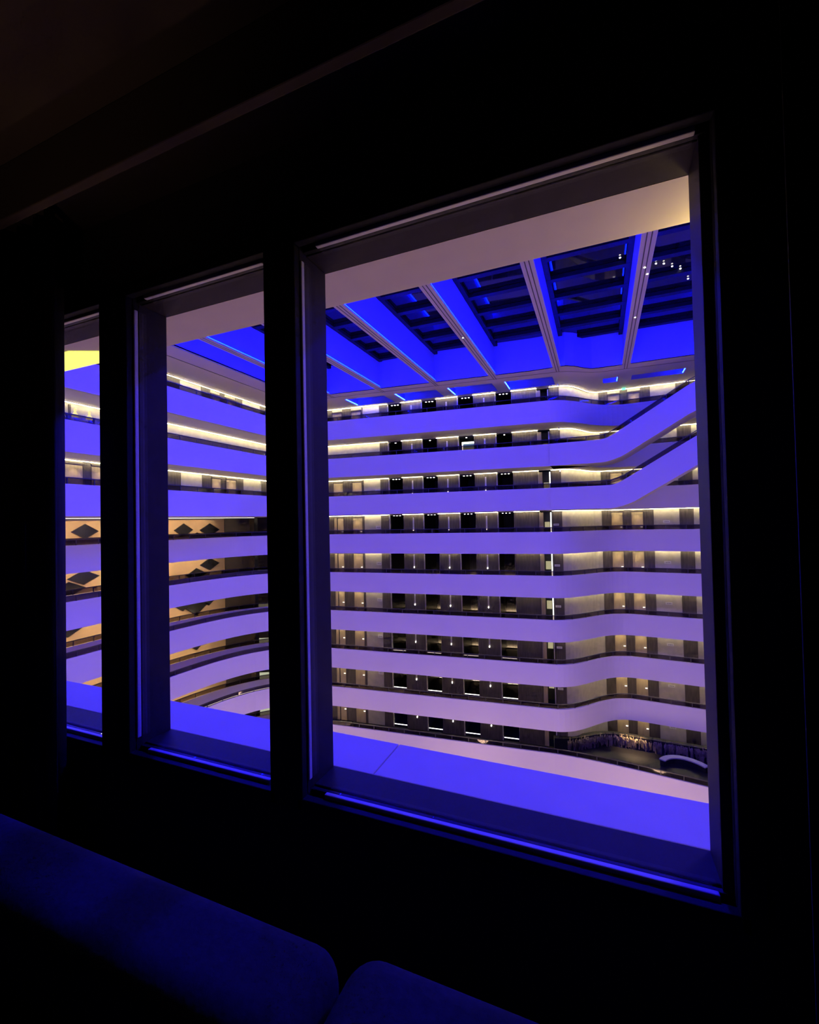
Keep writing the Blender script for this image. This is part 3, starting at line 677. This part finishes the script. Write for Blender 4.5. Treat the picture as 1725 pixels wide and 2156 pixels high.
cm = boxes('column', [(-29.25, -28.7, 31.95, 32.4, -21.5, CE(4))], 'darkwall'); tag(bevel(cm, .03), 'dark column in front of the corner wall', 'column', kind='structure')

# ================================================================== 6. LOWEST BALCONY: HANGING PLANTS AND BENCH
z9 = FL(9)
pl = empty('planter', (3, 38.6, z9)); tag(pl, 'long dark planter below the hanging plants in the right recess', 'planter')
pts = bez((-3.6, 36.4), (-1.5, 36.6), (-1.0, 38.7), (1.2, 38.75), 10) + line((1.2, 38.75), (9, 38.4), 6) + [(9, 38.4)]
sweep('trough', pts, offs(pts, .5), z9, z9 + .95, 'black', pl); 
v, f = [], []
S = arclen(pts)
for i in range(420):
    s = random.uniform(1.0, S[-1] - .1); x, y, _ = at(pts, S, s); k0 = len(v); o = -.03 - random.random() * .10; w_ = random.uniform(.015, .045)
    top = z9 + .93 + random.uniform(-.04, .10); ln = random.uniform(.35, 1.0); n_ = 5
    for q in range(n_ + 1):
        t = q / n_; jx = random.uniform(-.02, .02); oo = .1 - (.1 - o) * min(1, t * 2.5)
        v += [(x - w_ + jx, y + oo, top - ln * t), (x + w_ + jx, y + oo - .015, top - ln * t - .02)]
        if q: f.append((k0 + 2 * q - 2, k0 + 2 * q - 1, k0 + 2 * q + 1, k0 + 2 * q))
vn = obj('hanging_vines', v, f, 'vine', fix=False); tag(vn, 'trailing plants hanging over the planter, lit gold at the top', 'plants', kind='stuff')
bp = bez((3.9, 36.75), (4.4, 37.75), (5.5, 37.75), (6.3, 36.75), 14) + [(6.3, 36.75)]
bn = empty('curved_bench', (5.1, 37, z9)); tag(bn, 'grey curved bench on the lowest balcony near the right jamb', 'bench')
sweep('seat', bp, offs(bp, .42), z9 + .38, z9 + .46, 'bench', bn); sweep('base', offs(bp, .06), offs(bp, .36), z9, z9 + .38, 'black', bn)
lamp('plant_light', 'SPOT', (2.0, 38.42, CE(9) - .1), 800, (1.0, 0.66, 0.32), spot_size=math.radians(84), spot_blend=.9, shadow_soft_size=.1)

# ================================================================== 7. ROOM FURNITURE
def cushion(name, x0, x1, y0, y1, z0, z1, m, parent, r=.07, n=6):
    o = boxes(name, [(x0, x1, y0, y1, z0, z1)], m, parent); bevel(o, r, n)
    for p_ in o.data.polygons: p_.use_smooth = True
    return o
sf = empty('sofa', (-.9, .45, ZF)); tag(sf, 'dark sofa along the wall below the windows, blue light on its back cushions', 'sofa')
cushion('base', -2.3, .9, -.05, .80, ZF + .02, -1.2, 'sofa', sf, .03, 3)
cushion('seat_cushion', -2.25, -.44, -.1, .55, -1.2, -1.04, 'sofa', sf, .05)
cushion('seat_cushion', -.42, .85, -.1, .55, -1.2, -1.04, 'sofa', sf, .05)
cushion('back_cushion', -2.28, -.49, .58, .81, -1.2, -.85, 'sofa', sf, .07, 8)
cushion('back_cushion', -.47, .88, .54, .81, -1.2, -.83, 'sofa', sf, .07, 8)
def curtain(name, x0, x1, y, label):
    v, f = [], []; n_ = max(12, int((x1 - x0) / .02))
    for i in range(n_ + 1):
        t = i / n_; x = lerp(x0, x1, t); yy = y + .045 * math.sin(t * (x1 - x0) / .11 * 2 * math.pi) + .012 * math.sin(17 * t)
        v += [(x, yy - .004, ZF + .03), (x, yy - .004, ZC - .02), (x, yy + .004, ZC - .02), (x, yy + .004, ZF + .03)]
    for i in range(n_):
        for q in range(4): f.append((4 * i + q, 4 * i + (q + 1) % 4, 4 * i + 4 + (q + 1) % 4, 4 * i + 4 + q))
    f += [(0, 1, 2, 3), tuple(4 * n_ + q for q in (3, 2, 1, 0))]
    tag(obj(name, v, f, 'curtain', smooth=True), label, 'curtain', 'curtains beside the windows')
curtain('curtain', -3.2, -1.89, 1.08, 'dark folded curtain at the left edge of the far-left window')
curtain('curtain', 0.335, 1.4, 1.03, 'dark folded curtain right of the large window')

# lift everything from eye-level coordinates to the room's floor
for o in SC.objects:
    if o.parent is None and o is not cam: o.location.z += EYE
